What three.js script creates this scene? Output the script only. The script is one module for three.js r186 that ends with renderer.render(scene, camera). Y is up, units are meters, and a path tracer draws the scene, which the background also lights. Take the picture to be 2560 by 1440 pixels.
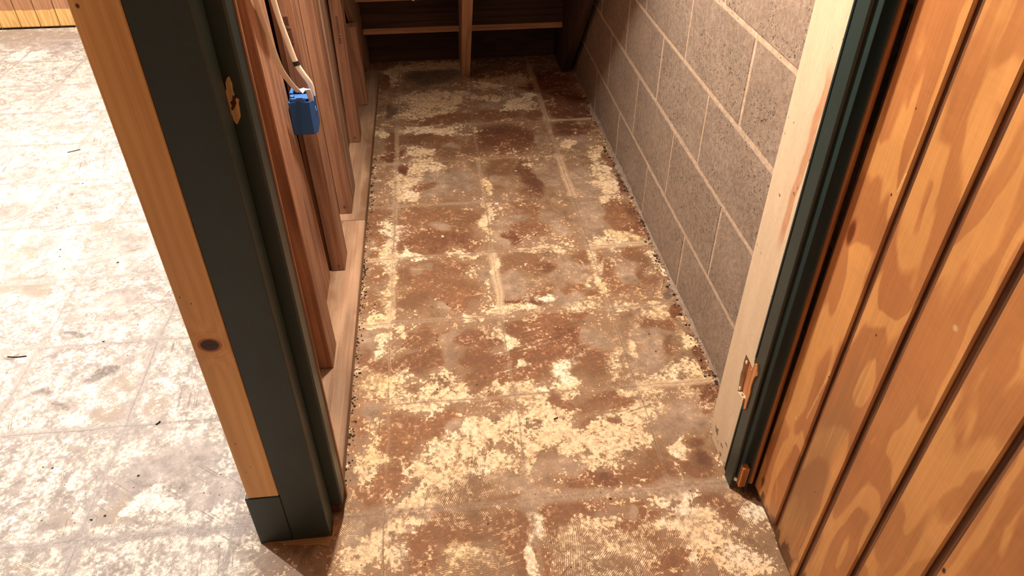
import * as THREE from 'three';
import { FontLoader } from 'three/addons/loaders/FontLoader.js';
import { TextGeometry } from 'three/addons/geometries/TextGeometry.js';
import { mergeGeometries } from 'three/addons/utils/BufferGeometryUtils.js';

// ---------------------------------------------------------------- camera, light, exposure
const scene = new THREE.Scene();
scene.background = new THREE.Color(0x000000);
const camera = new THREE.PerspectiveCamera(42.972, 16 / 9, 0.02, 30);
camera.position.set(-0.1382, 1.30467, 0.93545);
camera.rotation.order = 'YXZ';
camera.rotation.set(-0.66158, -0.10716, -0.00153);
const renderer = new THREE.WebGLRenderer({ antialias: true });
renderer.toneMapping = THREE.LinearToneMapping;
renderer.toneMappingExposure = 1.0;
renderer.shadowMap.enabled = true;
// the two lamps of the place (built further down as bulbs): a warm bulb under the stairs and a white one in the big room
const CLOSET_LAMP = { at: [-0.275, 1.88, -0.717], color: new THREE.Color(1, 0.825, 0.62), power: 15 };
const ROOM_LAMP = { at: [-2.04, 2.12, -1.25], color: new THREE.Color(0.97, 0.985, 1), power: 30 };

// ---------------------------------------------------------------- helpers
let seed_ = 12345;
const rnd = () => { seed_ = (seed_ + 0x6d2b79f5) | 0; let t = Math.imul(seed_ ^ (seed_ >>> 15), 1 | seed_); t = (t + Math.imul(t ^ (t >>> 7), 61 | t)) ^ t; return ((t ^ (t >>> 14)) >>> 0) / 4294967296; };
const rr = (a, b) => a + (b - a) * rnd();
const clamp = (v, a = 0, b = 1) => (v < a ? a : v > b ? b : v);
const sstep = (a, b, v) => { const t = clamp((v - a) / (b - a)); return t * t * (3 - 2 * t); };
const NT = new Float32Array(65536); for (let i = 0; i < 65536; i++) NT[i] = rnd();
function vn(x, y) {                                                  // smooth value noise 0..1
  const xi = Math.floor(x), yi = Math.floor(y), a = x - xi, b = y - yi, u = a * a * (3 - 2 * a), v = b * b * (3 - 2 * b);
  const x0 = xi & 255, x1 = (xi + 1) & 255, y0 = (yi & 255) << 8, y1 = ((yi + 1) & 255) << 8;
  const p = NT[x0 | y0], q = NT[x1 | y0], r = NT[x0 | y1], s = NT[x1 | y1];
  return p + (q - p) * u + (r - p) * v + (p - q - r + s) * u * v;
}
const fbm = (x, y, o = 4) => { let s = 0, a = 0.5, n = 0; for (let i = 0; i < o; i++) { s += a * vn(x, y); n += a; a *= 0.5; x = x * 2.03 + 17.1; y = y * 2.03 + 5.3; } return s / n; };
const FBT = new Float32Array(1024 * 1024);                           // the same noise as a periodic table, 64 cells a side, for the large maps
for (let j = 0; j < 1024; j++) for (let i = 0; i < 1024; i++) {
  let s = 0, a = 0.5; for (let k = 0, m = 1 / 16, w = 63; k < 4; k++, m *= 2, w = Math.min(255, w * 2 + 1)) {
    const x = i * m, y = j * m, xi = x | 0, yi = y | 0, p = x - xi, q = y - yi, u = p * p * (3 - 2 * p), v = q * q * (3 - 2 * q), x0 = xi & w, x1 = (xi + 1) & w, y0 = (yi & w) << 8, y1 = ((yi + 1) & w) << 8;
    const A = NT[x0 | y0], B = NT[x1 | y0], C = NT[x0 | y1], D = NT[x1 | y1]; s += a * (A + (B - A) * u + (C - A) * v + (A - B - C + D) * u * v); a *= 0.5;
  }
  FBT[j * 1024 + i] = s / 0.9375;
}
function ft(x, y) {
  x *= 16; y *= 16; const xi = Math.floor(x), yi = Math.floor(y), a = x - xi, b = y - yi, x0 = xi & 1023, x1 = (xi + 1) & 1023, y0 = (yi & 1023) << 10, y1 = ((yi + 1) & 1023) << 10;
  const p = FBT[x0 | y0], q = FBT[x1 | y0], r = FBT[x0 | y1], s = FBT[x1 | y1]; return p + (q - p) * a + (r - p) * b + (p - q - r + s) * a * b;
}
const hash = (i, j) => NT[((i * 73 + j * 151 + 7) & 255) | (((i * 29 - j * 57 + 91) & 255) << 8)];
const mix3 = (o, c, t) => { o[0] += (c[0] - o[0]) * t; o[1] += (c[1] - o[1]) * t; o[2] += (c[2] - o[2]) * t; };

function dataTex(w, h, fn, srgb = true, wrap = THREE.MirroredRepeatWrapping) {   // fn(u, v, out) writes 0..255
  const d = new Uint8Array(w * h * 4), o = [0, 0, 0];
  for (let j = 0, k = 0; j < h; j++) for (let i = 0; i < w; i++, k += 4) {
    fn((i + 0.5) / w, (j + 0.5) / h, o);
    d[k] = clamp(o[0], 0, 255); d[k + 1] = clamp(o[1], 0, 255); d[k + 2] = clamp(o[2], 0, 255); d[k + 3] = 255;
  }
  const t = new THREE.DataTexture(d, w, h, THREE.RGBAFormat);
  t.magFilter = THREE.LinearFilter; t.minFilter = THREE.LinearMipmapLinearFilter; t.generateMipmaps = true;
  t.wrapS = t.wrapT = wrap; if (srgb) t.colorSpace = THREE.SRGBColorSpace; t.needsUpdate = true;
  return t;
}
const texM = (t, w, h) => { t.repeat.set(1 / w, 1 / h); return t; };             // uv in metres over a w x h texture
const std = (p) => new THREE.MeshStandardMaterial({ roughness: 0.8, metalness: 0, ...p });

// box with chamfered edges, flat shaded, uv in metres with the grain axis along v
function uvMetres(g, grain = 1, ou = 0, ov = 0) {
  if (g.index) g = g.toNonIndexed();
  g.computeVertexNormals();
  const p = g.attributes.position.array, n = g.attributes.normal.array, uv = new Float32Array(p.length / 3 * 2);
  for (let t = 0; t < p.length; t += 9) {
    const ax = [0, 1, 2].map((i) => Math.abs(n[t + i] + n[t + 3 + i] + n[t + 6 + i]));
    let a = ax.indexOf(Math.max(...ax)), vA, uA;
    if (a === grain) { vA = (a + 1) % 3; uA = (a + 2) % 3; } else { vA = grain; uA = 3 - a - grain; }
    for (let k = 0; k < 3; k++) { uv[(t / 3 + k) * 2] = p[t + k * 3 + uA] + ou + a * 0.31; uv[(t / 3 + k) * 2 + 1] = p[t + k * 3 + vA] + ov; }
  }
  g.setAttribute('uv', new THREE.BufferAttribute(uv, 2));
  return g;
}
function cbox(w, h, d, c = 0.0015, jit = 0) {
  const X = w / 2, Y = h / 2, Z = d / 2, V = [];
  const pt = (sx, sy, sz, ax) => [sx * (X - (ax === 0 ? 0 : c)), sy * (Y - (ax === 1 ? 0 : c)), sz * (Z - (ax === 2 ? 0 : c))];
  const quad = (a, b, e, f) => { const m = [0, 1, 2].map((i) => a[i] + b[i] + e[i] + f[i]); const u = [0, 1, 2].map((i) => b[i] - a[i]), v = [0, 1, 2].map((i) => e[i] - a[i]); const nn = [u[1] * v[2] - u[2] * v[1], u[2] * v[0] - u[0] * v[2], u[0] * v[1] - u[1] * v[0]]; if (nn[0] * m[0] + nn[1] * m[1] + nn[2] * m[2] > 0) V.push(...a, ...b, ...e, ...a, ...e, ...f); else V.push(...a, ...e, ...b, ...a, ...f, ...e); };
  const tri = (a, b, e) => { const m = [0, 1, 2].map((i) => a[i] + b[i] + e[i]); const u = [0, 1, 2].map((i) => b[i] - a[i]), v = [0, 1, 2].map((i) => e[i] - a[i]); const nn = [u[1] * v[2] - u[2] * v[1], u[2] * v[0] - u[0] * v[2], u[0] * v[1] - u[1] * v[0]]; if (nn[0] * m[0] + nn[1] * m[1] + nn[2] * m[2] > 0) V.push(...a, ...b, ...e); else V.push(...a, ...e, ...b); };
  for (let ax = 0; ax < 3; ax++) for (const s of [-1, 1]) {
    const q = [[-1, -1], [1, -1], [1, 1], [-1, 1]].map(([a, b]) => { const S = [0, 0, 0]; S[ax] = s; S[(ax + 1) % 3] = a; S[(ax + 2) % 3] = b; return pt(S[0], S[1], S[2], ax); });
    quad(...q);
  }
  for (let ax = 0; ax < 3; ax++) for (const s of [-1, 1]) for (const t of [-1, 1]) {        // edges running along ax
    const b = (ax + 1) % 3, e = (ax + 2) % 3, mk = (l, who) => { const S = [0, 0, 0]; S[ax] = l; S[b] = s; S[e] = t; return pt(S[0], S[1], S[2], who); };
    quad(mk(-1, b), mk(1, b), mk(1, e), mk(-1, e));
  }
  for (const a of [-1, 1]) for (const b of [-1, 1]) for (const e of [-1, 1]) tri(pt(a, b, e, 0), pt(a, b, e, 1), pt(a, b, e, 2));
  const g = new THREE.BufferGeometry(); g.setAttribute('position', new THREE.Float32BufferAttribute(V, 3)); return g;
}
const used = {};
const numbered = (n) => { const k = used[n] = (used[n] ?? -1) + 1; return k ? n + '_' + String(k).padStart(3, '0') : n; };
function mesh(name, g, m, parent, pos) {
  const o = new THREE.Mesh(g, m); o.name = parent ? name : numbered(name); o.castShadow = o.receiveShadow = true;
  if (pos) o.position.set(...pos); (parent || scene).add(o); return o;
}
// board between two corners, grain axis, own texture offset; position at the base centre
function board(name, a, b, m, parent, { grain = 1, c = 0.0015 } = {}) {
  const s = [0, 1, 2].map((i) => b[i] - a[i]);
  const g = uvMetres(cbox(s[0], s[1], s[2], c).translate(0, s[1] / 2, 0), grain, rr(0, 3), rr(0, 3));
  return mesh(name, g, m, parent, [(a[0] + b[0]) / 2, a[1], (a[2] + b[2]) / 2]);
}
function group(name, pos = [0, 0, 0]) { const o = new THREE.Group(); o.name = numbered(name); o.position.set(...pos); scene.add(o); return o; }
function tag(o, label, category, grp, kind) { o.userData = { label, category }; if (grp) o.userData.group = grp; if (kind) o.userData.kind = kind; return o; }
// plate cut to an outline (list of [a, b]) in a plane; axis 0: outline is (z, y), 1: (x, z), 2: (x, y); from lo to hi along the axis
function outline(pts, axis, lo, hi, bevel = 0, holes = []) {
  const s = new THREE.Shape(pts.map(([a, b]) => new THREE.Vector2(a, b)));
  for (const h of holes) s.holes.push(new THREE.Path(h.map(([a, b]) => new THREE.Vector2(a, b))));
  const g = new THREE.ExtrudeGeometry(s, { depth: hi - lo - 2 * bevel, bevelEnabled: bevel > 0, bevelSize: bevel, bevelThickness: bevel, bevelOffset: -bevel, bevelSegments: 1, steps: 1 });
  g.translate(0, 0, lo + bevel);
  const p = g.attributes.position;
  for (let i = 0; i < p.count; i++) { const a = p.getX(i), b = p.getY(i), e = p.getZ(i); if (axis === 0) p.setXYZ(i, e, b, a); else if (axis === 1) p.setXYZ(i, a, e, b); }
  let q = g.toNonIndexed ? (g.index ? g.toNonIndexed() : g) : g;
  if (axis !== 2) { const r = q.attributes.position; for (let i = 0; i < r.count; i += 3) { const x = r.getX(i + 1), y = r.getY(i + 1), z = r.getZ(i + 1); r.setXYZ(i + 1, r.getX(i + 2), r.getY(i + 2), r.getZ(i + 2)); r.setXYZ(i + 2, x, y, z); } }
  q.deleteAttribute('normal'); return q;
}
// patches of residue on the slab, read off the floor: x, z, half width, half depth (metres), strength
const PATCH = {
  C: [
    [-0.109, -2.462, 0.196, 0.088], [-0.335, -2.367, 0.051, 0.117], [-0.15, -2.11, 0.151, 0.089], [-0.183, -1.97, 0.116, 0.083], [0.168, -2.246, 0.125, 0.08], [0.091, -2.084, 0.06, 0.044],
    [0.191, -1.999, 0.071, 0.085], [0.263, -2.094, 0.036, 0.037], [-0.186, -1.786, 0.122, 0.038], [-0.21, -1.609, 0.058, 0.046], [0.337, -1.606, 0.032, 0.046], [-0.362, -1.78, 0.022, 0.05],
    [-0.191, -1.496, 0.066, 0.043], [-0.267, -1.411, 0.045, 0.091], [-0.252, -1.292, 0.048, 0.038], [0.187, -1.454, 0.02, 0.016], [0.017, -1.329, 0.012, 0.058], [0.443, -1.332, 0.05, 0.139],
    [0.457, -1.523, 0.052, 0.044], [-0.318, -1.063, 0.027, 0.106], [0.007, -1.093, 0.018, 0.118], [0.145, -0.921, 0.078, 0.023], [0.399, -0.952, 0.079, 0.039], [0.413, -1.19, 0.028, 0.027],
    [-0.315, -0.923, 0.042, 0.051], [-0.231, -0.911, 0.051, 0.014], [-0.075, -0.913, 0.049, 0.014], [-0.306, -0.835, 0.016, 0.053], [-0.307, -0.734, 0.014, 0.059], [-0.305, -0.653, 0.012, 0.037],
    [-0.055, -0.823, 0.025, 0.032, 0.6], [0.003, -0.838, 0.013, 0.027], [-0.022, -0.762, 0.009, 0.03], [-0.362, -0.754, 0.012, 0.03, 0.7], [-0.34, -0.647, 0.026, 0.028, 0.7], [-0.339, -0.609, 0.032, 0.009],
    [0.02, -0.631, 0.05, 0.023], [-0.064, -0.612, 0.035, 0.011], [-0.276, -0.574, 0.017, 0.022, 0.7], [-0.325, -0.524, 0.017, 0.037, 0.8], [-0.01, -0.506, 0.017, 0.05], [0.03, -0.416, 0.008, 0.023],
    [-0.339, -0.403, 0.024, 0.041, 0.8], [-0.287, -0.379, 0.039, 0.041, 0.8], [-0.172, -0.366, 0.047, 0.04, 0.7], [-0.137, -0.319, 0.064, 0.014], [-0.24, -0.327, 0.051, 0.014], [-0.047, -0.342, 0.018, 0.022],
    [0.004, -0.332, 0.031, 0.018], [0.309, -0.832, 0.019, 0.07], [0.31, -0.726, 0.018, 0.06], [0.257, -0.732, 0.018, 0.03, 0.5], [0.488, -0.801, 0.019, 0.069], [0.075, -0.62, 0.038, 0.018],
    [0.248, -0.634, 0.044, 0.028, 0.5], [0.352, -0.623, 0.059, 0.019, 0.6], [0.437, -0.599, 0.044, 0.036, 0.6], [0.044, -0.419, 0.016, 0.027], [0.477, -0.453, 0.017, 0.037], [0.464, -0.353, 0.029, 0.037, 0.7],
    [0.265, -0.395, 0.024, 0.05, 0.7], [0.311, -0.438, 0.014, 0.04], [0.349, -0.343, 0.04, 0.022, 0.7], [0.41, -0.348, 0.032, 0.03, 0.7], [0.442, -0.274, 0.018, 0.035, 0.5], [0.35, -0.277, 0.039, 0.021, 0.5],
    [0.278, -0.285, 0.021, 0.021], [0.116, -0.317, 0.031, 0.021], [0.041, -0.307, 0.031, 0.021], [-0.196, -0.313, 0.092, 0.021], [-0.354, -0.15, 0.031, 0.058, 0.6], [-0.323, -0.241, 0.018, 0.028, 0.7],
    [-0.224, -0.094, 0.05, 0.031], [-0.143, -0.142, 0.057, 0.047], [-0.066, -0.201, 0.074, 0.05], [-0.088, -0.107, 0.065, 0.032], [-0.241, -0.022, 0.059, 0.019], [-0.147, -0.065, 0.083, 0.027],
    [-0.049, -0.071, 0.042, 0.02], [0.013, -0.139, 0.023, 0.073], [0.032, -0.288, 0.028, 0.025], [-0.257, 0.023, 0.047, 0.015, 0.8], [-0.307, 0.062, 0.051, 0.026, 0.8], [-0.352, 0.083, 0.033, 0.043, 0.9],
    [-0.167, 0.126, 0.057, 0.025, 0.7], [-0.286, 0.118, 0.03, 0.028, 0.7], [0.073, -0.246, 0.055, 0.053], [0.122, -0.176, 0.088, 0.038], [0.049, -0.143, 0.043, 0.033], [0.194, -0.157, 0.076, 0.041],
    [0.233, -0.2, 0.045, 0.031, 0.7], [0.155, -0.113, 0.063, 0.018, 0.6], [0.275, -0.183, 0.027, 0.066], [0.318, -0.231, 0.037, 0.061, 0.6], [0.351, -0.095, 0.026, 0.021], [0.152, -0.095, 0.043, 0.021, 0.7],
    [0.099, 0.104, 0.064, 0.057, 0.5], [0.266, 0.024, 0.019, 0.009, 0.6], [0.147, 0.064, 0.026, 0.018, 0.6], [0.289, 0.086, 0.026, 0.021, 0.8], [0.195, 0.143, 0.05, 0.033, 0.5], [0.334, 0.1, 0.029, 0.029],
    [0.368, 0.133, 0.064, 0.056, 0.5], [0.404, 0.18, 0.037, 0.04, 0.5], [-1.912, -2.705, 0.066, 0.056], [-1.269, -1.237, 0.036, 0.035], [-1.256, -0.869, 0.032, 0.034], [-0.697, -0.04, 0.057, 0.021],
    [-0.739, 0.014, 0.07, 0.016], [-0.975, -0.031, 0.056, 0.017],
  ],
  B: [
    [-0.398, -2.53, 0.059, 0.072], [-0.384, -2.291, 0.031, 0.097], [-0.093, -1.885, 0.103, 0.046], [-0.173, -1.861, 0.056, 0.026], [0.104, -1.897, 0.086, 0.047], [0.26, -1.887, 0.04, 0.047],
    [-0.187, -1.712, 0.109, 0.048], [-0.082, -1.629, 0.09, 0.081], [-0.328, -1.703, 0.027, 0.096], [-0.203, -1.344, 0.029, 0.039], [0.072, -1.435, 0.056, 0.083], [0.044, -1.356, 0.03, 0.059],
    [0.486, -1.486, 0.031, 0.054], [-0.151, -1.119, 0.137, 0.093], [-0.356, -1.125, 0.027, 0.127], [0.129, -1.149, 0.056, 0.061], [0.139, -1.045, 0.054, 0.049], [0.428, -1.081, 0.041, 0.11],
    [-0.367, -0.946, 0.019, 0.034], [-0.224, -0.941, 0.049, 0.023], [-0.14, -0.921, 0.032, 0.034], [-0.354, -0.851, 0.031, 0.053, 0.6], [-0.207, -0.808, 0.087, 0.068], [-0.232, -0.711, 0.054, 0.058],
    [-0.117, -0.722, 0.06, 0.064], [-0.105, -0.839, 0.047, 0.043, 0.6], [0.055, -0.849, 0.038, 0.043, 0.5], [-0.342, -0.713, 0.03, 0.039, 0.5], [-0.239, -0.544, 0.042, 0.038], [-0.09, -0.536, 0.037, 0.034],
    [-0.188, -0.564, 0.034, 0.026], [-0.039, -0.501, 0.017, 0.025], [0.03, -0.536, 0.031, 0.038], [-0.234, -0.449, 0.07, 0.043, 1.2], [-0.076, -0.456, 0.033, 0.036], [-0.052, -0.41, 0.053, 0.034],
    [0.019, -0.441, 0.03, 0.036], [-0.368, -0.496, 0.019, 0.049, 0.6], [-0.334, -0.468, 0.024, 0.02], [-0.24, -0.355, 0.016, 0.015, 0.6], [-0.082, -0.368, 0.029, 0.041], [-0.009, -0.359, 0.037, 0.022],
    [0.112, -0.859, 0.051, 0.055, 0.6], [0.225, -0.71, 0.024, 0.02], [0.262, -0.676, 0.024, 0.019], [0.269, -0.864, 0.029, 0.033], [0.342, -0.79, 0.019, 0.063], [0.432, -0.824, 0.029, 0.059],
    [0.356, -0.71, 0.061, 0.049, 0.6], [0.443, -0.742, 0.025, 0.03], [0.159, -0.682, 0.054, 0.034], [0.212, -0.587, 0.026, 0.018], [0.123, -0.543, 0.08, 0.052], [0.117, -0.463, 0.077, 0.061],
    [0.065, -0.39, 0.053, 0.049], [0.213, -0.381, 0.053, 0.049], [0.43, -0.518, 0.04, 0.034], [0.427, -0.437, 0.022, 0.036], [0.233, -0.286, 0.031, 0.021], [-0.368, -0.262, 0.024, 0.04, 0.5],
    [-0.24, -0.232, 0.056, 0.035], [-0.168, -0.248, 0.027, 0.028], [-0.277, -0.179, 0.049, 0.045], [-0.205, -0.201, 0.032, 0.023], [-0.304, -0.089, 0.036, 0.044], [-0.327, -0.035, 0.03, 0.026],
    [-0.358, -0.068, 0.025, 0.027, 0.7], [-0.069, -0.237, 0.018, 0.02, 0.6], [-0.039, -0.296, 0.018, 0.025, 0.7], [-0.073, -0.017, 0.067, 0.013, 0.5], [-0.322, 0.013, 0.021, 0.009], [-0.241, 0.081, 0.033, 0.02],
    [-0.205, 0.05, 0.034, 0.024, 0.7], [-0.154, 0.07, 0.056, 0.029], [-0.138, 0.021, 0.066, 0.019, 0.7], [-0.061, 0.05, 0.044, 0.033], [-0.052, 0.087, 0.033, 0.043], [-0.221, 0.12, 0.022, 0.025, 0.6],
    [-0.045, 0.147, 0.027, 0.03], [0.073, -0.292, 0.04, 0.021], [0.109, -0.279, 0.018, 0.017], [0.185, -0.267, 0.062, 0.025, 0.6], [0.252, -0.255, 0.028, 0.033, 0.8], [0.225, -0.189, 0.018, 0.015],
    [0.167, -0.207, 0.024, 0.016, 0.6], [0.445, -0.185, 0.015, 0.016, 0.5], [0.376, -0.063, 0.048, 0.038], [0.118, -0.026, 0.022, 0.013], [0.231, -0.061, 0.056, 0.027, 0.6], [0.281, -0.088, 0.043, 0.021, 0.6],
    [0.282, -0.038, 0.033, 0.023], [0.074, 0.025, 0.053, 0.019], [0.037, 0.052, 0.024, 0.039], [0.233, 0.042, 0.04, 0.031, 0.8], [0.183, 0.083, 0.039, 0.024], [0.227, 0.118, 0.038, 0.023, 0.7],
    [0.265, 0.17, 0.05, 0.022], [0.38, 0.058, 0.053, 0.037, 0.7], [0.014, 0.151, 0.015, 0.03], [-2.15, -3.08, 0.214, 0.131], [-2.32, -3.163, 0.109, 0.09], [-1.44, -1.072, 0.039, 0.047],
    [-1.407, -0.912, 0.061, 0.042], [-1.333, -0.871, 0.06, 0.041], [-1.264, -1.195, 0.036, 0.034], [-0.96, -0.351, 0.039, 0.032, 0.8], [-0.958, -0.453, 0.052, 0.02, 0.8], [-0.87, -0.373, 0.04, 0.056, 0.6],
    [-0.846, -0.073, 0.058, 0.043, 0.8], [-0.984, -0.072, 0.043, 0.028, 0.7], [-0.983, -0.232, 0.025, 0.016, 0.6], [-1.021, 0.042, 0.027, 0.012], [-0.927, -0.1, 0.018, 0.018, 0.6],
  ],
  D: [
    [-0.151, -2.347, 0.127, 0.1], [-0.328, -2, 0.023, 0.084], [0.491, -0.651, 0.015, 0.029], [-1.054, -0.715, 0.046, 0.025, 0.6], [-1.038, -0.495, 0.042, 0.031], [-1.269, -0.572, 0.029, 0.011],
    [-1.142, -0.661, 0.037, 0.018], [-1.136, -0.425, 0.02, 0.017], [-1.048, -0.473, 0.031, 0.015], [-1.084, -0.387, 0.04, 0.019, 0.8],
  ],
  G: [
    [0.086, -2.025, 0.065, 0.072], [-0.102, -1.655, 0.021, 0.029], [0.247, -1.664, 0.033, 0.048], [0.394, -1.623, 0.065, 0.058], [-0.168, -1.36, 0.069, 0.089], [-0.068, -1.389, 0.05, 0.091],
    [0.245, -1.354, 0.045, 0.12], [0.059, -1.354, 0.03, 0.04], [0.364, -1.341, 0.055, 0.129], [-0.144, -1.076, 0.04, 0.025], [0.088, -1.076, 0.054, 0.05], [0.039, -0.991, 0.026, 0.047],
    [0.21, -1.062, 0.045, 0.066], [0.336, -1.091, 0.05, 0.119], [-0.003, -0.802, 0.037, 0.078], [0.054, -0.754, 0.037, 0.061], [-0.15, -0.663, 0.021, 0.019], [-0.222, -0.836, 0.019, 0.027],
    [-0.357, -0.565, 0.025, 0.039], [-0.141, -0.525, 0.036, 0.038], [-0.143, -0.471, 0.022, 0.052], [0.217, -0.804, 0.063, 0.079], [0.393, -0.758, 0.037, 0.041], [0.203, -0.673, 0.039, 0.043],
    [0.235, -0.492, 0.042, 0.054], [0.387, -0.467, 0.056, 0.053], [0.367, -0.391, 0.049, 0.031], [-0.342, -0.279, 0.033, 0.033], [-0.139, -0.225, 0.018, 0.024], [-0.065, -0.049, 0.041, 0.02],
    [-0.006, -0.029, 0.025, 0.029], [-0.204, 0.004, 0.053, 0.009], [-0.348, 0.007, 0.047, 0.009], [-0.365, 0.032, 0.023, 0.018], [0.4, -0.189, 0.054, 0.059], [0.356, -0.143, 0.044, 0.03],
    [0.047, -0.071, 0.042, 0.021], [0.09, -0.073, 0.042, 0.028], [0.025, -0.013, 0.041, 0.019], [0.209, 0.04, 0.019, 0.022], [-2.024, -2.924, 0.104, 0.082], [-1.935, -2.344, 0.037, 0.095],
    [-1.705, -2.049, 0.057, 0.055], [-1.394, -1.45, 0.073, 0.04], [-1.826, -2.302, 0.048, 0.062, 0.6], [-1.893, -2.057, 0.034, 0.055], [-1.612, -1.594, 0.101, 0.032], [-1.62, -1.962, 0.084, 0.053, 0.7],
    [-1.403, -1.106, 0.065, 0.048], [-1.286, -0.954, 0.05, 0.029], [-1.083, -0.811, 0.079, 0.053], [-1.15, -1.102, 0.066, 0.065], [-1.067, -0.958, 0.042, 0.044], [-1.169, -0.728, 0.023, 0.019],
    [-0.987, -0.551, 0.047, 0.027], [-1.562, -1.348, 0.093, 0.056], [-1.207, -1.017, 0.042, 0.046], [-1.455, -1.03, 0.038, 0.038], [-1.095, -1.057, 0.035, 0.047], [-1.159, -0.775, 0.039, 0.039, 0.7],
    [-0.762, -0.192, 0.093, 0.06], [-0.838, -0.144, 0.06, 0.057], [-0.68, -0.09, 0.059, 0.044], [-1.096, -0.143, 0.024, 0.023], [-1.101, -0.191, 0.018, 0.024], [-0.71, -0.012, 0.017, 0.01],
    [-0.775, -0.386, 0.04, 0.038, 0.6], [-0.862, -0.285, 0.064, 0.035, 0.5],
  ],
  R: [
    [0.414, -2.003, 0.083, 0.158], [0.422, -1.875, 0.086, 0.054], [0.39, -2.237, 0.101, 0.144], [0.111, -1.679, 0.136, 0.12], [0.383, -1.748, 0.083, 0.063], [-0.32, -1.587, 0.031, 0.056],
    [-0.272, -1.473, 0.028, 0.037], [0.17, -1.362, 0.04, 0.14], [0.502, -1.367, 0.025, 0.152], [-0.177, -0.999, 0.122, 0.063], [0.065, -0.988, 0.022, 0.031], [0.482, -1.032, 0.041, 0.123],
    [0.048, -0.67, 0.033, 0.012], [0.161, -0.821, 0.035, 0.032], [0.504, -0.799, 0.013, 0.053], [0.1, -0.65, 0.036, 0.023], [0.167, -0.512, 0.037, 0.038, 0.7], [0.499, -0.564, 0.017, 0.036],
    [0.499, -0.421, 0.017, 0.056], [0.499, -0.342, 0.011, 0.026], [0.481, -0.27, 0.028, 0.038], [0.476, -0.239, 0.025, 0.025], [0.406, -0.082, 0.017, 0.021], [0.159, -0.048, 0.028, 0.024, 0.8],
  ],
  W: [
    [0.153, -0.664, 0.015, 0.017], [0.134, -0.367, 0.013, 0.041], [-0.009, 0.062, 0.01, 0.039], [-0.011, 0.135, 0.008, 0.039], [0.314, 0.019, 0.016, 0.029], [0.314, 0.076, 0.007, 0.024],
    [0.308, 0.147, 0.005, 0.011], [0.308, 0.189, 0.005, 0.019], [0.454, 0.067, 0.016, 0.027], [-2.123, -2.839, 0.048, 0.059], [-0.798, -0.082, 0.023, 0.022],
  ],
};

// ---------------------------------------------------------------- the slab: what the lifted tiles left behind, as a map in metres
const TILE = 0.3048, CG = 0.01, CX0 = -3.2, CZ0 = -3.4, CW = 400, CH = 420;      // control grid of residue, 1 cm
const F = { C: 0, B: 1, G: 2, R: 3, W: 4, D: 5 }, FIELD = [0, 1, 2, 3, 4, 5].map(() => new Float32Array(CW * CH));
for (let j = 0; j < CH; j++) for (let i = 0; i < CW; i++) {
  const x = CX0 + i * CG, left = x < -0.56, k = j * CW + i;
  FIELD[0][k] = left ? 0.62 : 0.26; FIELD[1][k] = left ? 0.05 : 0.46; FIELD[2][k] = left ? 0.25 : 0.3;
}
{
  const list = [];
  for (const t of Object.keys(PATCH)) for (const p of PATCH[t]) list.push([F[t], ...p]);
  list.sort((a, b) => b[3] * b[4] - a[3] * a[4]);
  for (const [t, x, z, rx0, rz, s = 1] of list) {
    const rx = t === F.W ? rx0 * 1.9 : rx0;
    const i0 = Math.max(0, Math.floor((x - rx * 1.5 - CX0) / CG)), i1 = Math.min(CW - 1, Math.ceil((x + rx * 1.5 - CX0) / CG));
    const j0 = Math.max(0, Math.floor((z - rz * 1.5 - CZ0) / CG)), j1 = Math.min(CH - 1, Math.ceil((z + rz * 1.5 - CZ0) / CG));
    for (let j = j0; j <= j1; j++) for (let i = i0; i <= i1; i++) {
      const dx = (CX0 + i * CG - x) / Math.max(rx, 0.008), dz = (CZ0 + j * CG - z) / Math.max(rz, 0.008);
      const w = (1 - sstep(0.55, 1.35, Math.sqrt(dx * dx + dz * dz))) * Math.min(1, s), k = j * CW + i;
      if (w <= 0) continue;
      for (let f = 0; f < 6; f++) FIELD[f][k] += ((f === t ? Math.max(1, s) : 0) - FIELD[f][k]) * w;
    }
  }
}
const fv = new Float32Array(6);
function fields(x, z) {
  const gx = clamp((x - CX0) / CG, 0, CW - 1.01), gz = clamp((z - CZ0) / CG, 0, CH - 1.01), i = gx | 0, j = gz | 0, a = gx - i, b = gz - j, k = j * CW + i;
  for (let f = 0; f < 6; f++) { const A = FIELD[f]; fv[f] = (A[k] * (1 - a) + A[k + 1] * a) * (1 - b) + (A[k + CW] * (1 - a) + A[k + CW + 1] * a) * b; }
}
// trowel strokes: each stroke is a patch of arcs about a centre of its own
const SC = 0.15;
function comb(x, z, out) {
  const ci = Math.floor(x / SC), cj = Math.floor(z / SC); let best = 9, bi = 0, bj = 0;
  for (let j = cj - 1; j <= cj + 1; j++) for (let i = ci - 1; i <= ci + 1; i++) {
    const px = (i + hash(i, j)) * SC, pz = (j + hash(i + 91, j + 13)) * SC, d = (x - px) * (x - px) + (z - pz) * (z - pz);
    if (d < best) { best = d; bi = i; bj = j; }
  }
  const th = hash(bi + 7, bj + 31) * 6.283, R = 0.16 + 0.5 * hash(bi + 41, bj + 3), cx = (bi + 0.5) * SC + Math.cos(th) * R, cz = (bj + 0.5) * SC + Math.sin(th) * R;
  const d = Math.sqrt((x - cx) * (x - cx) + (z - cz) * (z - cz)) + 0.0012 * vn(x * 60, z * 60);
  out[0] = Math.sin(d * 6.2832 / 0.0035); out[1] = hash(bi + 3, bj + 77); out[2] = Math.atan2(z - cz, x - cx) * R;
}
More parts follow.
